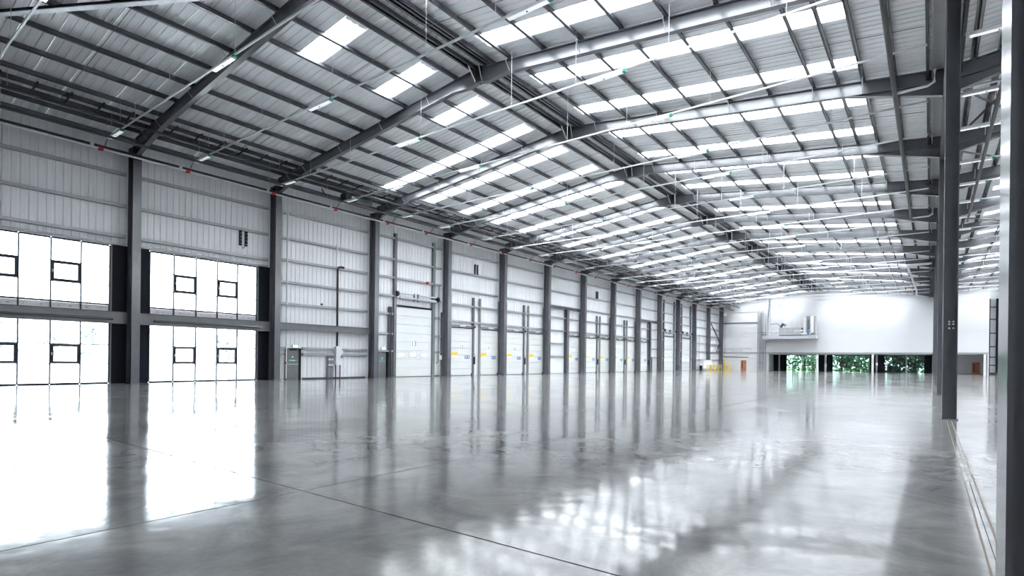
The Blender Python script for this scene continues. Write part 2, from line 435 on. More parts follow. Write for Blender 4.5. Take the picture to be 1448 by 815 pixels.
for k, lab in VC:
    t = hcol(33.95, 34.27, 8*k-0.16, 0.42, ztop(33.9)-0.7, tf=0.022, label=lab, group='valley columns')
    if k == 1:
        for dy in (0,):
            for dx in (0.14, 0.23):
                for z in ZB:
                    if z == 2.55 and False: continue
                    MB().tube([(33.95+dx, 8*k-0.175, z), (33.95+dx, 8*k-0.20, z)], 0.026, 8).obj('bolt', 'white_print', t)

def rafter(xa, xb, yc, label, low_at='a', tf=0.024, fwid=0.24):
    """sloping I-section from xa to xb; haunch at the eaves or valley end, small one at the apex"""
    t = thing('steel_rafter', label, 'beam', 'roof rafters', 'thing')
    lo, hi = (xa, xb) if low_at == 'a' else (xb, xa)
    sg = 1 if hi > lo else -1
    X = [lo, lo+sg*3.4, hi-sg*1.6, hi-sg*0.55, hi]
    D = [0.90, 0.55, 0.55, 0.75, 0.70]
    if low_at != 'a' or lo > 30: D[0] = 1.05
    top = [(x, ztop(x + (0.001*sg if x == lo else (-0.001*sg if x == hi else 0)))) for x in X]
    bot = [(x, z-d) for (x, z), d in zip(top, D)]
    w = MB().prism(top + bot[::-1], 'y', yc-0.008, yc+0.008); w.obj('web', 'steel_grey', t)
    f = MB()
    for (x0, z0), (x1, z1) in ((top[0], top[4]),):
        f.prism([(x0, z0), (x1, z1), (x1, z1-tf), (x0, z0-tf)], 'y', yc-fwid/2, yc+fwid/2)
    f.obj('top_flange', 'steel_grey', t)
    f = MB()
    for i in range(4):
        (x0, z0), (x1, z1) = bot[i], bot[i+1]
        f.prism([(x0, z0), (x1, z1), (x1, z1+tf), (x0, z0+tf)], 'y', yc-fwid/2, yc+fwid/2)
    f.obj('bottom_flange', 'steel_grey', t)
    # mid flange line where the haunch cutting is welded on
    (x0, z0), (x1, z1) = (lo, top[0][1]-0.55), (X[1], top[1][1]-0.55)
    MB().prism([(x0, z0), (x1, z1), (x1, z1+0.015), (x0, z0+0.015)], 'y', yc-fwid/2+0.02, yc+fwid/2-0.02).obj('haunch_plate', 'steel_grey', t)
    for x in (lo+sg*0.02, hi-sg*0.02):
        d = D[0] if x == lo+sg*0.02 else D[4]
        z = ztop(x); B(x-0.018, x+0.018, yc-fwid/2, yc+fwid/2, z-d-0.03, z).obj('end_plate', 'steel_grey', t)
    n = 0
    for x in (PL if lo < 1 else (PR if lo < 35 and sg < 0 else P3)):
        n += 1
        if min(lo, hi)+1.0 < x < max(lo, hi)-0.2:
            if n % 2 == 0:      # fly braces from purlin to bottom flange
                z = ztop(x)
                MB().bar((x, yc-0.55, z+0.08), (x, yc-0.06, z-0.5), 0.035, 0.012).obj('fly_brace', 'galvanised', t)
            B(x-0.06, x+0.02, yc-0.14, yc-0.02, ztop(x)+0.0, ztop(x)+0.17).obj('cleat', 'black_pipe', t)
    return t
for k in range(-2, 13):
    yc = 8*k-0.2
    rafter(0.0, RIDGE, yc, f'haunched steel rafter on dock-wall slope, {ORD[k]} from the viewpoint' if k >= 0 else f'haunched dock-side steel rafter outside the picture, {ORD[-k-1]} before the first visible one', 'a')
    rafter(RIDGE, W, yc, f'haunched steel rafter between ridge and valley columns, {ORD[k-1]} from the viewpoint' if k >= 1 else f'haunched ridge-to-valley rafter above the picture, {ORD[-k]} before the first visible one', 'b')
    if k >= 2: rafter(W+0.2, W+17, yc, f'steel rafter rising beyond the valley columns, {ORD[k-2]} from the viewpoint', 'a')
t = thing('roof_brace', 'pale diagonal roof brace crossing the top left corner of the picture', 'brace')
MB().bar((5.3, -8.1, ztop(5.3)-0.12), (15.6, -0.35, ztop(15.6)-0.12), 0.22, 0.03).obj('flat', 'galvanised', t); MB().bar((5.3, -8.1, ztop(5.3)-0.02), (15.6, -0.35, ztop(15.6)-0.02), 0.03, 0.17).obj('web', 'black_pipe', t)
# valley beams spanning between the valley columns
for i, k in enumerate(range(-1, 12, 2)):
    zb = ztop(33.9)-0.70
    t = thing('valley_beam', f'dark steel valley beam, {ORD[i]} span along the row of valley columns', 'beam', 'valley beams', 'thing')
    y0, y1 = 8*k-0.2, min(8*k+15.8, YEND)
    B(33.98, 34.24, y0, y1, zb, zb+0.03).obj('flange', 'steel_grey', t); B(33.98, 34.24, y0, y1, zb-0.45, zb-0.42).obj('flange', 'steel_grey', t)
    B(34.10, 34.12, y0, y1, zb-0.42, zb).obj('web', 'steel_grey', t)
# ridge strut visible at each apex: dark cleats under the ridge
for k in range(1, 13):
    t = thing('apex_bracket', f'dark bolted apex bracket under the ridge, {ORD[k-1]} from the viewpoint', 'bracket', 'apex brackets', 'thing')
    yc = 8*k-0.2
    for x in (16.70, 17.30): MB().bar((x, yc-0.5, ztop(x)+0.05), (x+(0.12 if x < 17 else -0.12), yc-0.05, 14.28), 0.05, 0.02).obj('brace_angle', 'galvanised', t)
    B(16.85, 17.15, yc-0.13, yc-0.03, 14.25, 15.0).obj('plate', 'black_pipe', t)

# mid-height beams across glazed bays and the exit-door bay
for k, lab in ((-1, 'grey steel beam crossing the leftmost window bay'), (0, 'grey steel beam crossing the second window bay'), (1, 'grey steel beam above the grey exit door')):
    z0, z1 = (3.15, 3.80) if k < 1 else (3.35, 3.80)
    t = thing('cross_beam', lab, 'beam', 'mid-height wall beams', 'thing')
    y0, y1 = 8*k+0.0, 8*k+7.58
    B(-0.75, -0.45, y0, y1, z1-0.03, z1).obj('flange', 'steel_grey', t); B(-0.75, -0.45, y0, y1, z0, z0+0.03).obj('flange', 'steel_grey', t)
    B(-0.62, -0.59, y0, y1, z0+0.03, z1-0.03).obj('web', 'steel_edge', t)
    if k < 1: MB().tube([(-0.40, y0+0.8, 3.40), (-0.40, y1-0.7, 3.40)], 0.06, 8).obj('blind_tube', 'steel_grey', t)
# knee brace in the far corner bay
t = thing('corner_brace', 'thin dark diagonal brace rod beside the far corner column', 'brace')
MB().bar((-0.5, 95.95, 10.2), (-0.5, 103.62, 5.5), 0.16, 0.16).obj('upper_rod', 'steel_grey', t); MB().bar((-0.5, 103.5, 5.6), (-0.5, 101.4, 3.6), 0.16, 0.16).obj('lower_rod', 'steel_grey', t)

# ------------------------------------------------------------------ glazed bays on the dock wall
def glazed(k, num, lab):
    w = thing('window_%d' % num, lab, 'window', kind='structure')
    Y0 = 8.0*k
    ym = [Y0+v for v in (0.77, 2.0, 3.21, 4.43, 5.65, 6.88)]
    zr = [0.03, 1.03, 2.04, 3.3]; zu = [4.17, 5.15, 6.17, 7.30]
    xg = XW
    for zs in (zr, zu):
        for y in ym: B(xg-0.08, xg+0.06, y-0.028, y+0.028, zs[0] if zs is zr else 3.3, zs[-1]).obj('mullion', 'frame_dark', w)
        for i in range(5):
            for j, z in enumerate(zs):
                t_ = 0.045 if j in (0, 3) else 0.016
                B(xg-0.06, xg+0.03, ym[i]+0.028, ym[i+1]-0.028, z-t_, z+t_).obj('transom', 'frame_dark', w)
            for j in range(3):
                y0, y1, z0, z1 = ym[i]+0.02, ym[i+1]-0.02, zs[j]+0.02, zs[j+1]-0.02
                p = B(xg-0.02, xg-0.008, y0, y1, z0, z1).obj('pane', 'glass_clear', w)
                if j == 1 and i in (1, 3):
                    f = MB(); q = 0.115
                    f.box(xg-0.05, xg+0.07, y0, y0+q, z0, z1); f.box(xg-0.05, xg+0.07, y1-q, y1, z0, z1)
                    f.box(xg-0.05, xg+0.07, y0+q, y1-q, z0, z0+q); f.box(xg-0.05, xg+0.07, y0+q, y1-q, z1-q, z1)
                    s_ = f.obj('opening_sash', 'frame_dark', w)
                    B(xg+0.07, xg+0.10, y0+0.03, y0+0.06, (z0+z1)/2-0.07, (z0+z1)/2+0.07).obj('handle', 'white_print', s_)
    rnd = random.Random(num)
    for i in range(5):      # opaque spandrel strip above the beam
        sp = B(xg-0.05, xg-0.01, ym[i]+0.03, ym[i+1]-0.03, 3.30, 4.12).obj('spandrel_panel', 'spandrel', w)
        for n in range(2):
            y = ym[i]+0.25+0.5*n+rnd.uniform(-.1, .1)
            B(xg-0.01, xg-0.004, y, y+rnd.uniform(.05, .13), 3.92, 3.99).obj('mark', 'pink_mark', sp)
    # white head strip and dark side panels either side of the column
    B(xg-0.06, xg+0.08, ym[0], ym[-1], 7.33, 7.40).obj('head_trim', 'lamp_body', w)
    for a, b in ((Y0-0.0, ym[0]-0.03), (ym[-1]+0.10, Y0+8.0)):
        for z0, z1 in ((0, 3.3), (3.3, 7.38)): B(xg-0.10, xg+0.02, a, b, z0, z1).obj('dark_panel', 'panel_dark', w)
    B(xg-0.10, xg+0.08, ym[-1]+0.03, ym[-1]+0.10, 0, 7.38).obj('jamb', 'door_grey', w)
glazed(-1, 1, 'leftmost glazed bay of clear panes split by a grey beam')
glazed(-2, 6, 'unseen glazed bay, added for its light, just outside the left edge of the picture')  # unseen bay added to throw window light on near roof and floor
glazed(-3, 7, 'unseen glazed bay, added for its light, farther outside the left edge of the picture')  # another unseen bay, added for the same side light
glazed(0, 2, 'second glazed bay of clear panes, between the two front columns')

# ------------------------------------------------------------------ doors on the dock wall
def text(s, size, loc, m, parent, name='digits'):
    c = bpy.data.curves.new(name, 'FONT'); c.body = s; c.size = size; c.align_x = 'CENTER'; c.align_y = 'CENTER'; c.extrude = 0.002
    c.materials.append(MATS[m])
    o = bpy.data.objects.new(name, c); col.objects.link(o); o.parent = parent
    o.location = loc; o.rotation_euler = (math.pi/2, 0, math.pi/2); return o
dn = [0]
def exit_door(y0, y1, h, lab, bar=True, sign_y=None):
    dn[0] += 1
    d = thing('door_%d' % dn[0], lab, 'door', kind='structure')
    x = XW+0.04
    f = MB(); f.box(x, x+0.10, y0-0.06, y0, 0, h+0.06); f.box(x, x+0.10, y1, y1+0.14, 0, h+0.06); f.box(x, x+0.10, y0, y1, h, h+0.06)
    f.obj('frame', 'panel_dark', d)
    leaf = B(x, x+0.05, y0+0.005, y1-0.005, 0.01, h-0.005).obj('leaf', 'door_grey', d)
    xf = x+0.05
    if bar:
        MB().tube([(xf, y0+0.08, 1.12), (xf+0.07, y0+0.10, 1.03), (xf+0.07, y1-0.10, 1.03), (xf, y1-0.06, 1.12)], 0.022, 8).obj('push_bar', 'galvanised', leaf)
        B(xf, xf+0.006, y0+0.17, y1-0.10, 1.24, 1.33).obj('sign_strip', 'green_sign', leaf)
        for a_, b_ in ((0.22, 0.29), (0.36, 0.66)): B(xf+0.006, xf+0.009, y0+a_, y0+b_, 1.265, 1.305).obj('sign_mark', 'white_print', leaf)
        MB().tube([(xf, (y0+y1)/2, 1.53), (xf+0.006, (y0+y1)/2, 1.53)], 0.055, 14).obj('round_sign', 'white_print', leaf)
        B(xf, xf+0.06, y0+0.25, y1-0.2, h-0.09, h-0.03).obj('closer', 'panel_dark', leaf)
    else:
        B(xf, xf+0.006, y0+0.1, y1-0.08, 1.24, 1.33).obj('sign_strip', 'green_sign', leaf)
        B(xf, xf+0.006, (y0+y1)/2-0.1, (y0+y1)/2+0.1, 1.4, 1.6).obj('notice', 'unit_grey', leaf)
    return d
exit_door(8.95, 9.88, 2.06, 'grey fire exit door with push bar beside the right window bay')
exit_door(16.72, 17.50, 2.10, 'grey personnel door tucked between a column and the tall door 13', bar=False)
exit_door(69.1, 70.1, 2.05, 'small grey personnel door among the far dock doors', bar=False)
for y0, z0, lab in ((9.33, 2.17, 'small lit green exit sign box above the grey exit door'), (16.95, 2.2, 'small lit exit sign box beside the tall door 13')):
    t = thing('exit_sign', lab, 'sign', 'exit signs', 'thing', (XW+0.12, y0, z0))
    B(0, 0.06, 0, 0.42, 0, 0.17).obj('housing', 'green_sign', t); B(0.06, 0.07, 0.05, 0.40, 0.015, 0.155).obj('lit_face', 'sign_lit', t)

def dock_door(y0, y1, h, num=None, big=False, lab='', signs=True, number_y=None):
    dn[0] += 1
    d = thing('door_%d' % dn[0], lab, 'dock door', 'sectional dock doors', 'structure')
    x = XW+0.06
    n = 8 if big else 7; sh = (h-0.03)/n
    for i in range(n):
        z0 = 0.03+i*sh
        s_ = MB(); s_.prism([(x, z0), (x+0.05, z0+0.012), (x+0.05, z0+sh-0.03), (x+0.035, z0+sh-0.012), (x, z0+sh-0.012)], 'y', y0, y1)
        o = s_.obj('door_section', 'door_white', d)
        if big and i == 2:
            for c in (0.15, 0.47, 0.80):
                yc = y0+(y1-y0)*c
                f = B(x+0.045, x+0.06, yc-0.40, yc+0.40, z0+0.17, z0+0.56).obj('vision_frame', 'unit_grey', o)
                B(x+0.061, x+0.066, yc-0.35, yc+0.35, z0+0.21, z0+0.52).obj('vision_pane', 'pane_daylight_glow', o)
    B(x-0.02, x+0.06, y0, y1, 0, 0.03).obj('bottom_seal', 'skirt', d)
    th = 11.6 if big else 7.35
    B(XW+0.04, XW+0.26, y0-(0.27 if big else 0.16), y0-0.02, 0, th).obj('track', 'steel_grey' if big else 'track_grey', d)
    B(XW+0.04, XW+0.26, y1+0.02, y1+(0.30 if big else 0.20), 0, th).obj('track', 'track_green', d)
    xs_ = XW+0.30
    if big:
        zc = h+0.72
        MB().tube([(xs_, y0-0.1, zc), (xs_, y1+0.75, zc)], 0.06, 8).obj('spring_shaft', 'galvanised', d)
        for a, b in ((0.25, 1.9), (y1-y0-1.9, y1-y0+0.3)): MB().tube([(xs_, y0+a, zc), (xs_, y0+b, zc)], 0.13, 10).obj('spring', 'duct_silver', d)
        MB().tube([(xs_, y0+0.2, zc+0.38), (xs_, y0+1.9, zc+0.38)], 0.06, 8).obj('second_shaft', 'galvanised', d)
        MB().tube([(xs_, y0+2.4, zc+0.36), (xs_, y1+0.6, zc+0.36)], 0.06, 8).obj('second_shaft', 'galvanised', d)
        MB().tube([(xs_, y0-0.12, zc+0.3), (xs_, y0+0.04, zc+0.3)], 0.22, 12).obj('cable_drum', 'black_pipe', d)
        MB().tube([(xs_, y1+0.42, zc+0.2), (xs_, y1+0.62, zc+0.2)], 0.24, 12).obj('cable_drum', 'black_pipe', d)
        for c in (0.45, 0.55): B(xs_-0.05, xs_+0.1, y0+(y1-y0)*c-0.05, y0+(y1-y0)*c+0.05, zc-0.2, zc+0.45).obj('bearing', 'steel_edge', d)
        B(x, x+0.12, y0-0.02, y1+0.02, h-0.02, h+0.13).obj('head_seal', 'panel_dark', d)
    else:
        zc = h+0.17
        MB().tube([(xs_, y0-0.2, zc), (xs_, y1+0.3, zc)], 0.06, 8).obj('spring_shaft', 'steel_grey', d)
        MB().tube([(xs_, y0+1.0, zc), (xs_, y0+1.8, zc)], 0.075, 8).obj('spring', 'galvanised', d)
        for y in (y1+0.12,): MB().tube([(xs_, y-0.06, zc), (xs_, y+0.06, zc)], 0.13, 10).obj('cable_drum', 'black_pipe', d)
        B(x, x+0.10, y0, y1, h-0.01, h+0.07).obj('head_seal', 'panel_dark', d)
        if signs:
            xf = x+0.056
            a = signs
            B(xf, xf+0.02, y0+0.10, y0+0.95, 1.90, 2.14).obj('yellow_arm', 'yellow', d)
            if a == 2: MB().bar((xf+0.02, y0-0.1, 1.78), (xf+0.02, y0+0.95, 2.08), 0.02, 0.2).obj('yellow_arm', 'yellow', d)
            B(xf, xf+0.006, y0+0.15, y0+0.95, 1.66, 1.92).obj('white_notice', 'white_print', d)
            bs = B(xf, xf+0.012, y1-0.98, y1-0.33, 1.56, 1.86).obj('blue_notice', 'blue_sign', d)
            B(xf+0.012, xf+0.016, y1-0.92, y1-0.70, 1.60, 1.82).obj('pictogram', 'pale_blue', bs); B(xf+0.012, xf+0.016, y1-0.58, y1-0.38, 1.60, 1.82).obj('pictogram', 'pale_blue', bs)
        # control box and stop button beside the track
        B(XW+0.26, XW+0.36, y1+0.06, y1+0.22, 1.05, 1.75).obj('control_box', 'panel_dark', d)
        MB().bar((XW+0.2, y1+0.1, 2.3), (XW+0.2, y1+0.45, 1.75), 0.03, 0.03).obj('pull_cord', 'red', d)
        for y in (y0+0.05, y1-0.05): B(x+0.05, x+0.10, y-0.07, y+0.07, 0.03, 0.2).obj('roller_bracket', 'frame_dark', d)
    if num:
        zc = 2.75 if big else 2.62
        nb = B(x+0.052, x+0.058, (y0+y1)/2-0.32, (y0+y1)/2+0.32, zc-0.24, zc+0.24).obj('number_plate', 'white_print', d)
        text(num, 0.62 if big else 0.52, (x+0.060, (y0+y1)/2, zc), 'digit_grey', nb)
    return d
dock_door(18.42, 22.45, 5.75, '13', True, 'tall white sectional door numbered 13 with three small windows')
dock_door(24.85, 27.80, 4.40, '12', False, 'white dock door numbered 12 with a blue notice', 1)
dock_door(28.95, 31.75, 4.40, '11', False, 'white dock door numbered 11 with yellow arm and blue notice', 2)
dock_door(33.05, 35.97, 4.40, '10', False, 'white dock door in bay after number 11, the nearer of its pair', 1)
dock_door(36.95, 39.80, 4.40, None, False, 'white dock door in bay after number 11, the farther of its pair', 2)
dock_door(45.12, 47.85, 4.40, None, False, 'lone white dock door between a dark post and a column', 1)
dock_door(49.05, 52.10, 4.40, None, False, 'white dock door two bays before the small grey door, nearer of its pair', 1)
dock_door(53.10, 55.85, 4.40, None, False, 'white dock door two bays before the small grey door, farther of its pair', 2)
dock_door(57.10, 60.15, 4.40, None, False, 'white dock door in bay before the small grey door, nearer of its pair', 1)
dock_door(61.15, 63.9, 4.40, None, False, 'white dock door in bay before the small grey door, farther of its pair', 2)
dock_door(65.20, 68.25, 4.40, None, False, 'white dock door right next to the small grey door', 1)
dock_door(74.8, 79.0, 5.65, None, True, 'tall white sectional door, nearer of the two close to the far corner')
dock_door(82.8, 87.0, 5.65, None, True, 'tall white sectional door, farther of the two close to the far corner')
# dark intermediate posts
for y, h, lab in ((44.55, 7.5, 'dark steel post beside the lone dock door'), (68.75, 7.5, 'dark steel post before the small grey personnel door')):
    t = thing('door_post', lab, 'post', 'door posts', 'thing')
    for xx in (XW+0.05, XW+0.47): B(xx, xx+0.03, y-0.22, y+0.22, 0, h).obj('flange', 'steel_grey', t)
    B(XW+0.08, XW+0.47, y-0.02, y+0.02, 0, h).obj('web', 'steel_grey', t)
for y0, y1, lab in ((40.0, 47.6, 'dark head beam over the lone dock door bay'), (64.0, 71.6, 'dark head beam over the bay with the small grey door')):
    t = thing('head_beam', lab, 'beam', 'head beams', 'thing')
    B(XW+0.1, XW+0.45, y0, y1, 7.5, 7.53).obj('flange', 'steel_grey', t); B(XW+0.1, XW+0.45, y0, y1, 7.75, 7.78).obj('flange', 'steel_grey', t); B(XW+0.26, XW+0.29, y0, y1, 7.53, 7.75).obj('web', 'steel_grey', t)

# ------------------------------------------------------------------ services on the dock wall
t = thing('downpipe', 'thin white pipe running up the wall beside the exit door', 'pipe')
MB().tube([(XW+0.3, 8.82, 0.05), (XW+0.3, 8.82, 11.2)], 0.045, 8).obj('pipe', 'pipe_white', t)
for z in (1.1, 2.1, 3.6, 5.1, 6.5, 8.0, 9.5, 11.1): B(XW+0.2, XW+0.3, 8.72, 8.92, z-0.03, z+0.03).obj('clip', 'galvanised', t)
MB().tube([(XW+0.35, 8.75, 1.12), (XW+0.40, 8.75, 1.12)], 0.07, 10).obj('valve', 'red', t)
t = thing('cable_duct', 'thick black cable pipe with bent top above the white cabinet', 'pipe')
MB().tube([(XW+0.3, 12.80, 2.35), (XW+0.3, 12.76, 7.9), (XW+0.3, 12.83, 8.07), (XW+0.3, 13.0, 8.14), (XW+0.3, 13.3, 8.12)], 0.075, 10).obj('pipe', 'black_pipe', t)
MB().tube([(XW+0.28, 12.70, 8.1), (XW+0.28, 12.70, 9.7)], 0.05, 8).obj('conduit', 'pipe_white', t)
t = thing('control_cabinet', 'tall white electrical cabinet on the wall under the black pipe', 'cabinet')
B(XW+0.10, XW+0.38, 12.66, 13.14, 0.98, 2.30).obj('body', 'white_print', t)
dr = B(XW+0.38, XW+0.40, 12.69, 13.11, 1.02, 2.26).obj('door', 'lamp_body', t); B(XW+0.40, XW+0.43, 13.05, 13.09, 1.5, 1.7).obj('handle', 'frame_dark', dr)
B(XW+0.38, XW+0.40, 13.15, 13.22, 1.48, 1.62).obj('switch', 'green_sign', t)
for y, m in ((12.72, 'black_pipe'), (13.10, 'dark_pipe')): MB().tube([(XW+0.25, y, 0.05), (XW+0.25, y, 0.98)], 0.04, 8).obj('feed_pipe', m, t)
t = thing('meter_board', 'grey meter board with four round white dials beside the cabinet', 'meter board')
B(XW+0.08, XW+0.14, 12.08, 12.62, 0.05, 1.70).obj('backboard', 'door_grey', t)
for y in (12.24, 12.46):
    for z in (1.38, 0.98): MB().tube([(XW+0.14, y, z), (XW+0.24, y, z)], 0.09, 12).obj('dial', 'white_print', t)
for y in (12.2, 12.3, 12.42, 12.52): MB().tube([(XW+0.18, y, 0.08), (XW+0.18, y, 0.80)], 0.022, 6).obj('pipe', 'galvanised', t)
for y in (12.24, 12.46): B(XW+0.14, XW+0.22, y-0.06, y+0.06, 1.12, 1.24).obj('meter_body', 'unit_grey', t)
for y, z, lab in ((5.95, 9.0, 'pair of dark slotted vents high above the second window bay'), (28.35, 10.1, 'pair of dark slotted vents high above dock doors 12 and 11'), (52.3, 10.1, 'pair of dark slotted vents high on the far dock wall')):
    t = thing('wall_vent', lab, 'vent', 'wall vents', 'thing')
    for dy in (-0.18, 0.18):
        f = B(XW+0.03, XW+0.12, y+dy-0.07, y+dy+0.07, z-0.5, z+0.45).obj('slot', 'panel_dark', t)
        for i in range(4): B(XW+0.12, XW+0.13, y+dy-0.05, y+dy+0.05, z-0.42+i*0.22, z-0.36+i*0.22).obj('louvre', 'door_grey', f)
    MB().tube([(XW+0.1, y-0.1, z-0.55), (XW+0.1, y, z-0.68), (XW+0.1, y+0.1, z-0.55)], 0.02, 6).obj('cable_loop', 'door_grey', t)
t = thing('alarm_sounder', 'small red alarm sounder high beside the tall door 13', 'alarm')
MB().tube([(XW+0.28, 21.75, 8.0), (XW+0.36, 21.75, 8.0)], 0.13, 12).obj('base', 'red', t); MB().tube([(XW+0.36, 21.75, 8.0), (XW+0.42, 21.75, 8.0)], [0.10, 0.06], 12).obj('dome', 'red', t)
t = thing('control_conduit', 'grey conduit with switch box right of the tall door 13', 'conduit')
MB().tube([(XW+0.3, 23.15, 1.2), (XW+0.3, 23.15, 7.9)], 0.04, 8).obj('conduit', 'steel_edge', t)
MB().tube([(XW+0.3, 23.4, 0.1), (XW+0.3, 23.4, 1.6)], 0.03, 8).obj('conduit', 'galvanised', t)
B(XW+0.22, XW+0.38, 23.2, 23.5, 1.45, 1.85).obj('switch_box', 'white_print', t)
MB().tube([(XW+0.3, 22.95, 1.15), (XW+0.36, 22.95, 1.15)], 0.06, 10).obj('stop_button', 'red', t)
t = thing('sensor', 'tiny dark sensor on the sheeting above the exit door bay', 'sensor')
MB().tube([(XW+0.01, 11.65, 5.3), (XW+0.08, 11.65, 5.3)], 0.07, 10).obj('body', 'panel_dark', t); MB().tube([(XW+0.08, 11.65, 5.3), (XW+0.10, 11.65, 5.3)], 0.04, 8).obj('lens', 'frame_dark', t)
for i, y in enumerate((17.75, 23.75)):
    t = thing('side_channel', ('dark vertical channel left of the tall door 13', 'dark vertical channel right of the tall door 13')[i], 'channel', 'door side channels', 'thing')
    B(XW+0.05, XW+0.35, y-0.10, y-0.08, 0, 5.65).obj('channel', 'steel_grey', t); B(XW+0.05, XW+0.07, y-0.08, y+0.10, 0, 5.65).obj('back', 'steel_grey', t); B(XW+0.05, XW+0.35, y+0.08, y+0.10, 0, 5.65).obj('lip', 'steel_grey', t)
for y, h0, h1, lab in ((90.2, 2.5, 6.6, 'slim grey pipe on wall left of the white crate'), (91.6, 2.2, 6.6, 'slim grey pipe on wall above the white crate')):
    t = thing('riser_pipe', lab, 'pipe', 'far wall pipes', 'thing'); MB().tube([(XW+0.3, y, h0), (XW+0.3, y, h1)], 0.07, 8).obj('pipe', 'galvanised', t); B(XW+0.05, XW+0.3, y-0.12, y+0.12, 5, 5.08).obj('clip', 'galvanised', t)

# cable tray along the dock wall
t = thing('cable_tray', 'long dark cable tray with pale pipe running high along the dock wall', 'cable tray')
TY = [-1.9, 2.2, 7.3, 11.9, 16.6, 20.7, 26.3, 31.0, 35.6] + [40.3+4.7*i for i in range(13)]
for a in range(-12, 104, 8):
    B(0.02, 0.20, a+0.01, min(a+8, 103.9)-0.01, 12.02, 12.11).obj('tray_length', 'dark_pipe', t)
    MB().tube([(0.16, a+0.02, 11.94), (0.16, min(a+8, 103.9)-0.02, 11.94)], 0.055, 8).obj('pipe_length', 'pipe_white', t)
for y in TY:
    B(0.06, 0.26, y-0.10, y+0.10, 11.86, 12.01).obj('red_coupling', 'red', t)
    B(0.08, 0.22, y-0.45, y-0.30, 11.96, 12.1).obj('white_clip', 'white_print', t)
for x, z, lab in ((3.15, 12.52, 'upper dark eaves pipe running along under the dock-side roof edge'), (2.0, 12.04, 'lower dark eaves pipe running just above the cable tray')):
    t = thing('eaves_pipe', lab, 'pipe', 'eaves pipes', 'thing')
    for a in range(-16, 104, 24): MB().tube([(x, a, z), (x, min(a+24, 104), z)], 0.065, 8).obj('pipe_length', 'dark_pipe', t)
    for a in range(-14, 104, 4): B(x-0.006, x+0.006, a-0.006, a+0.006, z, ztop(x)).obj('hanger', 'galvanised', t)
# fan heater unit tucked under the eaves
t = thing('eaves_unit', 'dark equipment unit hung under the eaves beyond the exit door bay', 'equipment')
B(0.6, 1.2, 12.0, 12.5, 12.55, 13.0).obj('body', 'dark_pipe', t); B(0.7, 1.1, 13.1, 14.4, 12.65, 12.95).obj('duct', 'steel_edge', t); MB().tube([(0.9, 10.3, 12.9), (0.9, 10.5, 12.6), (0.9, 10.9, 12.55)], 0.05, 6).obj('cable', 'black_pipe', t)

# ------------------------------------------------------------------ lighting lines
LY = [-6.8, -1.75, 2.3, 7.4, 11.95, 17.0, 21.1, 26.5, 31.1, 35.7] + [40.4+4.7*i for i in range(13)]
LZ = 12.32
LX = [1.0, 11.95, 22.9, 34.6, 45.5]
WHERE = ['dock-wall end', 'ridge side', 'valley side', 'far side of the valley columns', 'outer end in the second span']
fx_body = B(0, 1.55, -0.09, 0.09, -0.03, 0.05).mesh('housing', 'lamp_body'); fx_diff = B(0.03, 1.52, -0.08, 0.08, -0.05, -0.03).mesh('diffuser', 'lamp_white'); fx_end = B(1.55, 1.66, -0.075, 0.075, -0.04, 0.06).mesh('green_end', 'green')
fx_eye = MB().tube([(0.75, 0, -0.05), (0.75, 0, -0.06)], 0.035, 8).mesh('sensor_eye', 'frame_dark')
wires = MB().tube([(0, 0, 0), (0, 0, 1)], 0.009, 4).mesh('hanger_wire', 'pipe_white')
for i, y in enumerate(LY):
    if y > 103.2: continue
    if abs((y+0.2) - 8*round((y+0.2)/8)) < 0.4: y = 8*round((y+0.2)/8) - 0.65
    t = thing('light_track', f'thin pale lighting track spanning the hall, {ORD[i]} from the viewpoint', 'track', 'lighting tracks', 'thing')
    B(0.6, 33.5, y-0.028, y+0.028, LZ+0.05, LZ+0.115).obj('track_rail', 'pipe_white', t)
    B(34.5, 50.0, y-0.028, y+0.028, LZ+0.05, LZ+0.115).obj('track_rail', 'pipe_white', t)
    MB().bar((0.2, y, 12.05), (0.6, y, LZ+0.08), 0.03, 0.03).obj('feed_arm', 'dark_pipe', t)
    for x in ([4.2, 8.0, 13.6, 19.2, 22.4, 26.2, 30.0] if i < 12 else [8.0, 19.2, 26.2]):
        w_ = place(wires, 'hanger_wire', t, (x, y, LZ+0.1)); w_.scale = (1, 1, ztop(x)+ROOF-LZ-0.1)
    for j, x in enumerate(LX):
        if j == 4 and i > 12: continue
        f = thing('batten_light', f'white batten light at the {WHERE[j]} of the {ORD[i]} lighting track', 'light', 'batten lights', 'thing', (x, y, LZ))
        link('housing', fx_body, f); link('diffuser', fx_diff, f); link('green_end', fx_end, f)
        if i < 8: link('sensor_eye', fx_eye, f)

# ------------------------------------------------------------------ rainwater pipes by the valley
t = thing('drain_pipe', 'thick dark drain pipe slung under rafters left of the valley columns', 'pipe')
MB().tube([(32.46, -12, 12.25), (32.46, 15.1, 12.25), (32.46, 38.5, 12.25)], 0.085, 10).obj('pipe', 'dark_pipe', t)
for y in range(-10, 38, 3): B(32.44, 32.48, y-0.02, y+0.02, 12.3, ztop(32.4)).obj('hanger', 'dark_pipe', t)
for y, z in ((15.1, 12.25), (38.4, 12.25)): MB().tube([(32.5, y, z), (33.5, y, z+0.02), (33.7, y, z+0.12), (33.72, y, z+0.6)], 0.055, 8).obj('branch', 'pipe_white', t)
t = thing('drain_pipe', 'dark drain pipe slung under rafters right of the valley columns', 'pipe')
MB().tube([(35.78, 6, 12.3), (35.78, 42, 12.3)], 0.08, 10).obj('pipe', 'dark_pipe', t)
MB().tube([(34.5, 16.2, 12.9), (34.6, 16.2, 12.3), (35.78, 16.2, 12.3)], 0.05, 8).obj('branch', 'pipe_white', t)
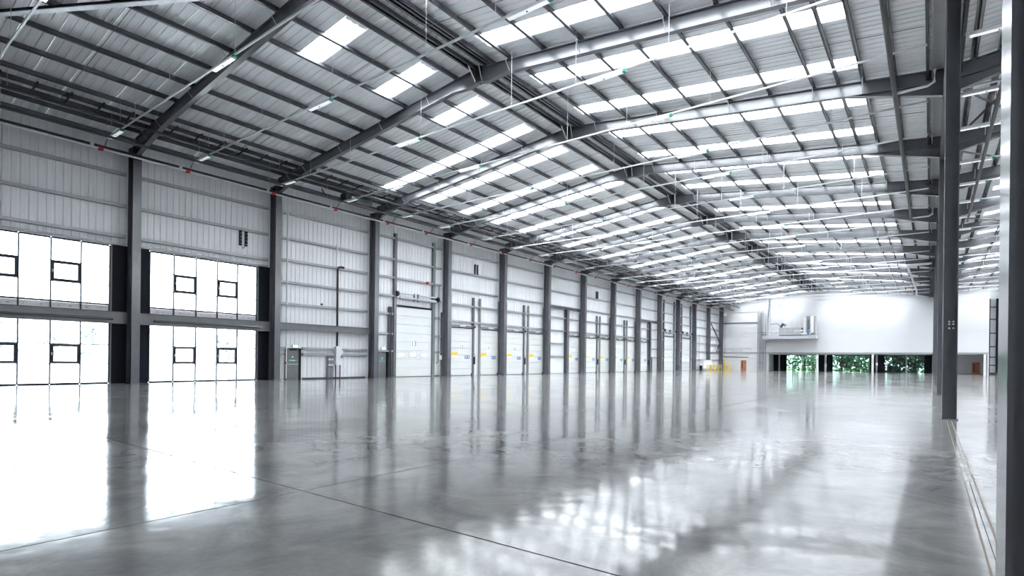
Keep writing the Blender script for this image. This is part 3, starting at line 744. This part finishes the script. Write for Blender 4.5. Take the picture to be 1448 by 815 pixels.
for y in range(7, 42, 3): B(35.77, 35.79, y-0.02, y+0.02, 12.3, ztop(35.78)).obj('hanger', 'dark_pipe', t)
t = thing('drain_pipe', 'pale bent drain pipe hanging beside the far valley columns', 'pipe')
MB().tube([(33.7, 62, 12.3), (31.6, 62, 12.3), (31.6, 62.2, 12.2), (32.0, 86, 12.15), (32.0, 88, 11.6)], 0.11, 8).obj('pipe', 'pipe_white', t); MB().tube([(33.7, 80, 12.2), (32.0, 80, 12.2)], 0.08, 8).obj('branch', 'pipe_white', t)
for i, (a, b) in enumerate((((34.4, 16.4, 12.5), (37.0, 23.4, 13.2)), ((37.0, 16.4, 13.1), (34.4, 23.4, 12.5)), ((34.4, 24.4, 12.5), (38.0, 31.4, 13.2)), ((34.4, 40.4, 12.5), (38.0, 47.4, 13.2)))):
    t = thing('brace_rod', f'dark diagonal roof brace right of the valley columns, {ORD[i]} from the viewpoint', 'brace', 'roof braces', 'thing')
    MB().tube([a, b], 0.05, 8).obj('rod', 'dark_pipe', t)
    for p in (a, b): B(p[0]-0.06, p[0]+0.06, p[1]-0.06, p[1]+0.06, p[2]-0.06, p[2]+0.06).obj('fork', 'steel_grey', t)

# ------------------------------------------------------------------ end wall doors, glazing and plant
def wood_door(x0, x1, y, h, lab):
    dn[0] += 1
    d = thing('door_%d' % dn[0], lab, 'door', kind='structure')
    B(x0, x1, y-0.06, y-0.01, 0, h).obj('leaf', 'wood_brown', d)
    f = MB(); f.box(x0-0.07, x0, y-0.08, y-0.01, 0, h+0.07); f.box(x1, x1+0.07, y-0.08, y-0.01, 0, h+0.07); f.box(x0, x1, y-0.08, y-0.01, h, h+0.07); f.obj('frame', 'wood_brown', d)
    B(x0+0.10, x0+0.32, y-0.065, y-0.06, 0.35, h-0.2).obj('vision_panel', 'wood_dark', d)
    B(x1-0.15, x1-0.10, y-0.12, y-0.06, 0.95, 1.1).obj('handle', 'galvanised', d)
wood_door(3.5, 4.4, YEND, 1.98, 'brown wooden door in the left part of the end wall')
wood_door(39.37, 40.25, YB, 1.98, 'brown wooden door in the recess right of the valley columns')
def end_window(num, x0, x1, n, openers, post, lab):
    w = thing('window_%d' % num, lab, 'window', kind='structure')
    dx = (x1-x0)/n
    for i in range(n+1):
        x = x0+i*dx; B(x-0.03, x+0.03, YB-0.06, YB+0.06, 0, 3.2).obj('mullion', 'frame_dark', w)
    for i in range(n):
        a, b = x0+i*dx+0.03, x0+(i+1)*dx-0.03
        for z0, z1 in ((0.05, 1.0), (1.0, 1.95), (1.95, 3.15)):
            B(a, b, YB-0.01, YB+0.01, z0+0.02, z1-0.02).obj('pane', 'glass_tint', w)
            B(a, b, YB-0.03, YB+0.03, z0-0.02, z0+0.02).obj('transom', 'frame_dark', w)
        if i in openers:
            f = MB(); q = 0.13
            f.box(a, a+q, YB-0.09, YB+0.03, 1.02, 1.93); f.box(b-q, b, YB-0.09, YB+0.03, 1.02, 1.93); f.box(a+q, b-q, YB-0.09, YB+0.03, 1.02, 1.02+q); f.box(a+q, b-q, YB-0.09, YB+0.03, 1.93-q, 1.93)
            f.obj('opening_sash', 'frame_dark', w)
    B(x0, x1, YB-0.05, YB+0.05, 3.12, 3.25).obj('head', 'frame_dark', w)
    return w
end_window(3, 10.6, 15.9, 5, (1, 3), None, 'left of three end wall windows, under the plant platform')
end_window(4, 18.7, 24.65, 5, (1, 3), None, 'middle of three end wall windows with green trees outside')
w5 = end_window(5, 27.05, 32.75, 5, (1, 3), None, 'right of three end wall windows, closest to the valley columns')
B(30.12, 30.34, YB-0.2, YB-0.08, 0, 3.2).obj('white_post', 'white_paint', w5)
for x0, x1, lab in ((8.2, 9.1, 'dark infill panel by the service risers'), (9.4, 10.55, 'dark infill panel left of the left end window'), (15.95, 17.3, 'dark infill panel right of the left end window'),
                    (17.62, 18.65, 'dark infill panel left of the middle end window'), (24.7, 25.6, 'dark infill panel right of the middle end window'), (25.9, 27.0, 'dark infill panel left of the right end window'), (32.8, 33.9, 'dark infill panel beside the far valley columns')):
    t = thing('infill_panel', lab, 'panel', 'dark end wall panels', 'structure')
    B(x0, x1, YB-0.05, YB+0.1, 0, 3.25).obj('sheet', 'panel_dark', t); B(x0, x1, YB-0.08, YB-0.05, 0, 0.08).obj('kick_plate', 'skirt', t)
for x, lab in ((9.25, 'slim white post between dark panels by the risers'), (17.46, 'slim white post between dark panels left of the middle window'), (25.75, 'slim white post between dark panels left of the right window')):
    t = thing('slim_post', lab, 'post', 'slim white posts', 'structure'); B(x-0.13, x+0.13, YB-0.1, YB+0.1, 0, 3.25).obj('shaft', 'white_paint', t); B(x-0.16, x+0.16, YB-0.13, YB+0.1, 0, 0.06).obj('foot', 'unit_grey', t)

pf = thing('plant_platform', 'raised steel plant platform hung on the white end wall', 'platform')
B(8.15, 17.1, 101.6, YEND-0.02, 6.58, 6.66).obj('deck', 'galvanised', pf)
B(8.1, 17.15, 101.55, 101.70, 6.08, 6.62).obj('edge_beam', 'galvanised', pf); B(8.1, 8.22, 101.7, YEND-0.02, 6.08, 6.58).obj('edge_beam', 'galvanised', pf); B(17.03, 17.15, 101.7, YEND-0.02, 6.08, 6.58).obj('edge_beam', 'galvanised', pf)
for x in (10, 12, 14, 16): B(x-0.05, x+0.05, 101.7, YEND-0.02, 6.2, 6.58).obj('joist', 'steel_edge', pf)
for x in (8.2, 17.05): MB().tube([(x, 101.62, 6.6), (x, 101.62, 10.2)], 0.05, 6).obj('hanger_post', 'galvanised', pf)
MB().tube([(8.2, 101.62, 7.6), (17.05, 101.62, 7.6)], 0.035, 6).obj('guard_rail', 'galvanised', pf); MB().tube([(8.2, 101.62, 7.15), (17.05, 101.62, 7.15)], 0.03, 6).obj('guard_rail', 'galvanised', pf)
for x in (11.0, 13.1, 13.8): MB().tube([(x, 102.2, 8.4), (x, 102.2, ztop(x))], 0.03, 6).obj('suspension_rod', 'galvanised', pf)
ah = thing('air_handler', 'long pale air handling unit on the plant platform', 'air handler')
B(10.8, 14.6, 102.1, 103.8, 6.8, 8.2).obj('casing', 'unit_grey', ah)
for x in (11.8, 12.8, 13.8): B(x-0.01, x+0.01, 102.07, 102.1, 6.85, 8.15).obj('panel_seam', 'galvanised', ah)
fr = MB()
for x in (11.8, 12.8, 13.8, 14.6): fr.box(x-0.03, x+0.03, 102.2, 102.26, 8.2, 9.0)
for z in (8.6, 9.0): fr.box(11.8, 14.6, 102.2, 102.26, z-0.03, z+0.03)
fr.obj('top_frame', 'galvanised', ah)
for x in (10.9, 14.5): B(x-0.1, x+0.1, 102.2, 102.4, 6.66, 6.8).obj('foot', 'steel_edge', ah)
MB().tube([(11.0, 102.5, 8.3), (11.4, 102.5, 8.9), (11.9, 102.5, 8.6)], 0.25, 8).obj('intake_duct', 'dark_pipe', ah)
dt = thing('exhaust_duct', 'pale twin vertical ducts at the right end of the plant platform', 'duct')
MB().tube([(15.2, 102.3, 6.9), (15.2, 102.3, 10.2)], 0.24, 12).obj('duct', 'pipe_white', dt); MB().tube([(14.6, 102.3, 7.0), (16.0, 102.3, 7.0), (16.3, 102.3, 7.3), (16.3, 102.3, 10.2)], 0.26, 12).obj('duct', 'pipe_white', dt)
B(14.9, 16.9, 102.6, 103.6, 6.9, 10.25).obj('backing_cabinet', 'unit_grey', dt)
MB().tube([(13.4, 102.2, 7.5), (14.9, 102.2, 7.6)], 0.16, 10).obj('cross_duct', 'pipe_white', dt)
t = thing('expansion_vessel', 'small blue vessel between the pale ducts on the platform', 'tank')
MB().tube([(15.75, 102.1, 6.9), (15.75, 102.1, 7.0), (15.75, 102.1, 7.7), (15.75, 102.1, 7.85)], [0.15, 0.24, 0.24, 0.1], 12).obj('body', 'tank_blue', t); MB().tube([(15.75, 102.1, 7.85), (15.75, 102.1, 9.6)], 0.06, 8).obj('neck', 'dark_pipe', t)
t = thing('flue_duct', 'tall pale flue rising from the left end of the platform', 'duct')
MB().tube([(9.0, 102.2, 7.0), (9.0, 102.2, 14.0)], 0.26, 12).obj('stack', 'duct_silver', t); MB().tube([(8.6, 102.2, 14.0), (11.4, 102.2, 14.05)], 0.16, 10).obj('header', 'pipe_white', t); MB().tube([(10.95, 102.2, 14.0), (10.95, 102.2, 12.3)], 0.14, 10).obj('branch', 'pipe_white', t)
MB().tube([(9.3, 102.2, 8.9), (10.4, 102.2, 9.0), (11.0, 102.2, 8.6)], 0.08, 8).obj('bend', 'steel_edge', t); MB().tube([(9.3, 102.2, 7.4), (10.8, 102.2, 7.4)], 0.07, 8).obj('pipe', 'galvanised', t)
rs = [(6.62, 'leftmost'), (6.95, 'second'), (7.25, 'third'), (7.6, 'fourth'), (8.0, 'rightmost')]
for i, (x, o_) in enumerate(rs):
    t = thing('service_riser', f'{o_} of the five grey service risers on the end wall', 'pipe', 'service risers', 'thing')
    MB().tube([(x, YEND-0.25, 0.02), (x, YEND-0.25, 11.8 if i < 4 else 9.0)], 0.085 if i % 2 else 0.06, 8).obj('pipe', 'fascia_grey', t)
    for z in (1.5, 4.5, 7.5): B(x-0.12, x+0.12, YEND-0.25, YEND-0.01, z-0.04, z+0.04).obj('clamp', 'steel_edge', t)
t = thing('cable_ladder', 'grey vertical cable ladder between the service risers', 'ladder')
for x in (7.0, 8.1): B(x-0.05, x+0.05, YEND-0.5, YEND-0.42, 0, 12).obj('side_rail', 'fascia_grey', t)
for i in range(24): B(7.05, 8.05, YEND-0.48, YEND-0.44, 0.4+i*0.48, 0.45+i*0.48).obj('rung', 'galvanised', t)
t = thing('handrail', 'thin pale handrail above the beam left of the risers', 'rail')
MB().tube([(0.2, YEND-0.05, 4.35), (5.4, YEND-0.05, 4.35)], 0.03, 6).obj('top_rail', 'unit_grey', t)
for x in (0.3, 1.9, 3.5, 5.3): MB().tube([(x, YEND-0.05, 3.6), (x, YEND-0.05, 4.35)], 0.03, 6).obj('baluster', 'unit_grey', t)

# ------------------------------------------------------------------ far corner bits
t = thing('crate', 'white crate standing by the far end of the dock wall', 'crate')
B(-0.3, 0.3, 91.2, 96.0, 0.35, 1.92).obj('body', 'white_print', t); B(-0.25, 0.25, 91.3, 95.9, 0, 0.35).obj('plinth', 'unit_grey', t); B(-0.32, 0.32, 91.1, 96.1, 1.92, 1.98).obj('lid', 'lamp_body', t)
t = thing('waste_bin', 'small black bin left of the white crate', 'bin')
MB().tube([(0.0, 90.5, 0.0), (0.0, 90.5, 0.85)], [0.22, 0.28], 10).obj('body', 'panel_dark', t); MB().tube([(0.0, 90.5, 0.85), (0.0, 90.5, 0.92)], 0.30, 10).obj('lid', 'black_pipe', t)
for i, (y, lab) in enumerate(((92.4, 'leftmost of four yellow barriers in front of the white crate'), (94.6, 'second of four yellow barriers by the white crate'), (96.9, 'third of four yellow barriers by the white crate'), (99.4, 'rightmost of four yellow barriers, just before the corner column'))):
    t = thing('safety_barrier', lab, 'barrier', 'yellow barriers', 'thing')
    for dy in (0, 1.5): B(0.55, 0.67, y+dy-0.06, y+dy+0.06, 0, 1.05).obj('post', 'yellow', t)
    for z in (0.5, 0.98): B(0.55, 0.67, y, y+1.5, z-0.06, z+0.06).obj('rail', 'yellow', t)
t = thing('post_guard', 'yellow guard strip standing beside the corner column', 'guard')
B(0.35, 0.5, 103.6, 103.8, 0, 2.3).obj('upright', 'yellow', t); B(0.3, 0.55, 103.55, 103.85, 0, 0.05).obj('foot', 'yellow', t)
t = thing('safety_barrier', 'yellow barrier against the end wall right of the corner column', 'barrier', 'yellow barriers', 'thing')
for x in (0.9, 1.4, 1.9): B(x-0.06, x+0.06, 103.0, 103.12, 0, 1.0).obj('post', 'yellow', t)
for z in (0.5, 0.95): B(0.9, 1.9, 103.0, 103.12, z-0.05, z+0.05).obj('rail', 'yellow', t)
t = thing('wall_speaker', 'round white sounder at the top of the far corner', 'sounder')
MB().tube([(0.4, 103.7, 11.3), (0.5, 103.5, 11.25)], [0.2, 0.34], 12).obj('horn', 'white_print', t); B(0.3, 0.42, 103.7, 103.9, 11.2, 11.4).obj('bracket', 'steel_edge', t)

# ------------------------------------------------------------------ outdoors
yd = B(-400, 400, -300, 500, -0.75, -0.35).obj('ground_outside', 'yard'); tag(yd, 'pale paved yard around the building', 'ground', kind='structure')
lw = B(-10, 70, 128, 220, -0.35, -0.2).obj('ground_lawn', 'lawn'); tag(lw, 'strip of grass beyond the end wall windows', 'ground', kind='structure')
def tree(x, y, h, r, seed, label, leaf='leaf_green', group=None, n=1500, low=0.2, trunk='bark'):
    R = random.Random(seed)
    t = thing('tree', label, 'tree', group, 'thing', (x, y, -0.35))
    m = MB(); m.tube([(0, 0, 0), (R.uniform(-.2,.2), R.uniform(-.2,.2), h*0.4), (R.uniform(-.4,.4), R.uniform(-.4,.4), h*0.85)], [0.035*h, 0.026*h, 0.008*h], 7)
    for i in range(6):
        a = R.uniform(0, 6.28); z0 = h*R.uniform(.25, .6)
        m.tube([(0, 0, z0), (math.cos(a)*r*.4, math.sin(a)*r*.4, z0+h*.12), (math.cos(a)*r*.75, math.sin(a)*r*.75, z0+h*.18)], [0.016*h, 0.010*h, 0.004*h], 5)
    m.obj('trunk', trunk, t)
    f = MB(); blobs = []
    for i in range(22):
        a = R.uniform(0, 6.28); zz = R.uniform(low, 0.95); rad = r*(1-abs((zz-0.5)*1.2)**2)*R.uniform(0.2, 0.85)
        blobs.append((math.cos(a)*rad, math.sin(a)*rad, h*zz, r*R.uniform(0.25, 0.48)))
    for i in range(n):
        bx, by, bz, br = blobs[R.randrange(len(blobs))]
        d = Vector((R.gauss(0,1), R.gauss(0,1), R.gauss(0,1))).normalized()*br*R.uniform(0.75, 1.05)
        c = Vector((bx, by, bz))+d; s_ = R.uniform(0.16, 0.34)*h/7
        u = Vector((R.gauss(0,1), R.gauss(0,1), R.gauss(0,.6))).normalized(); v = u.cross(d.normalized()+Vector((0,0,.3))).normalized()
        k = len(f.v); f.v += [tuple(c-u*s_), tuple(c+v*s_*.6), tuple(c+u*s_), tuple(c-v*s_*.6)]; f.f.append((k, k+1, k+2, k+3))
    o = f.obj('foliage', leaf, t); o['kind'] = 'stuff'
    return t
for i, (x, y, h, r) in enumerate(((6.5, 124, 9, 4.2), (13, 126, 10, 4.2), (19, 121, 8, 3.6), (24, 123, 9, 3.8), (28.5, 118, 8.5, 3.8), (34, 118.5, 9, 4.0), (21, 130, 12, 5), (31, 130, 12, 5), (10, 134, 12, 5))):
    tree(x, y, h, r, 40+i, f'leafy green tree outside the end windows, {ORD[i]} in order of planting' if False else
         ['leafy tree outside the left end window, at its left edge', 'leafy tree outside the left end window, at its right side', 'leafy tree outside the middle end window, at its left side', 'leafy tree outside the middle end window, at its right side',
          'leafy tree outside the right end window, at its left side', 'leafy tree outside the right end window, by the far valley columns', 'taller tree standing behind the middle end window trees', 'taller tree standing behind the right end window trees', 'taller tree standing behind the left end window trees'][i],
         group='trees outside the end windows', low=0.06, n=(700, 700, 1100, 1100, 2600, 2600, 1100, 1600, 900)[i], leaf='leaf_deep' if i in (4, 5, 7) else 'leaf_green')
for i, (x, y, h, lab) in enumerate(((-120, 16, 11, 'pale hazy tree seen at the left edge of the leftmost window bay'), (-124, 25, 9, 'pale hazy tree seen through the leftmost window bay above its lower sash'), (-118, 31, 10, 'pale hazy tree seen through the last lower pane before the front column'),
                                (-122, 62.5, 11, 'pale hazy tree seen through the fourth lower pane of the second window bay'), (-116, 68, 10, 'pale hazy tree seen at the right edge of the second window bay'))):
    tree(x, y, h, 3.6, 90+i, lab, 'leaf_painted_haze', 'trees across the yard', 900, trunk='bark_painted_haze')
bd = thing('yard_building', 'pale building across the yard behind the hazy trees', 'building')
B(-180, -160, -10, 90, -0.35, 7.5).obj('wall', 'far_wall', bd)
MB().prism([(-181, 7.5), (-159, 7.5), (-170, 10.5)], 'y', -11, 91).obj('roof', 'unit_grey', bd)
for i in range(10):
    for z in (1.2, 4.4): B(-159.99, -159.9, -6+i*9.5, -2+i*9.5, z, z+1.8).obj('window', 'far_glass', bd)
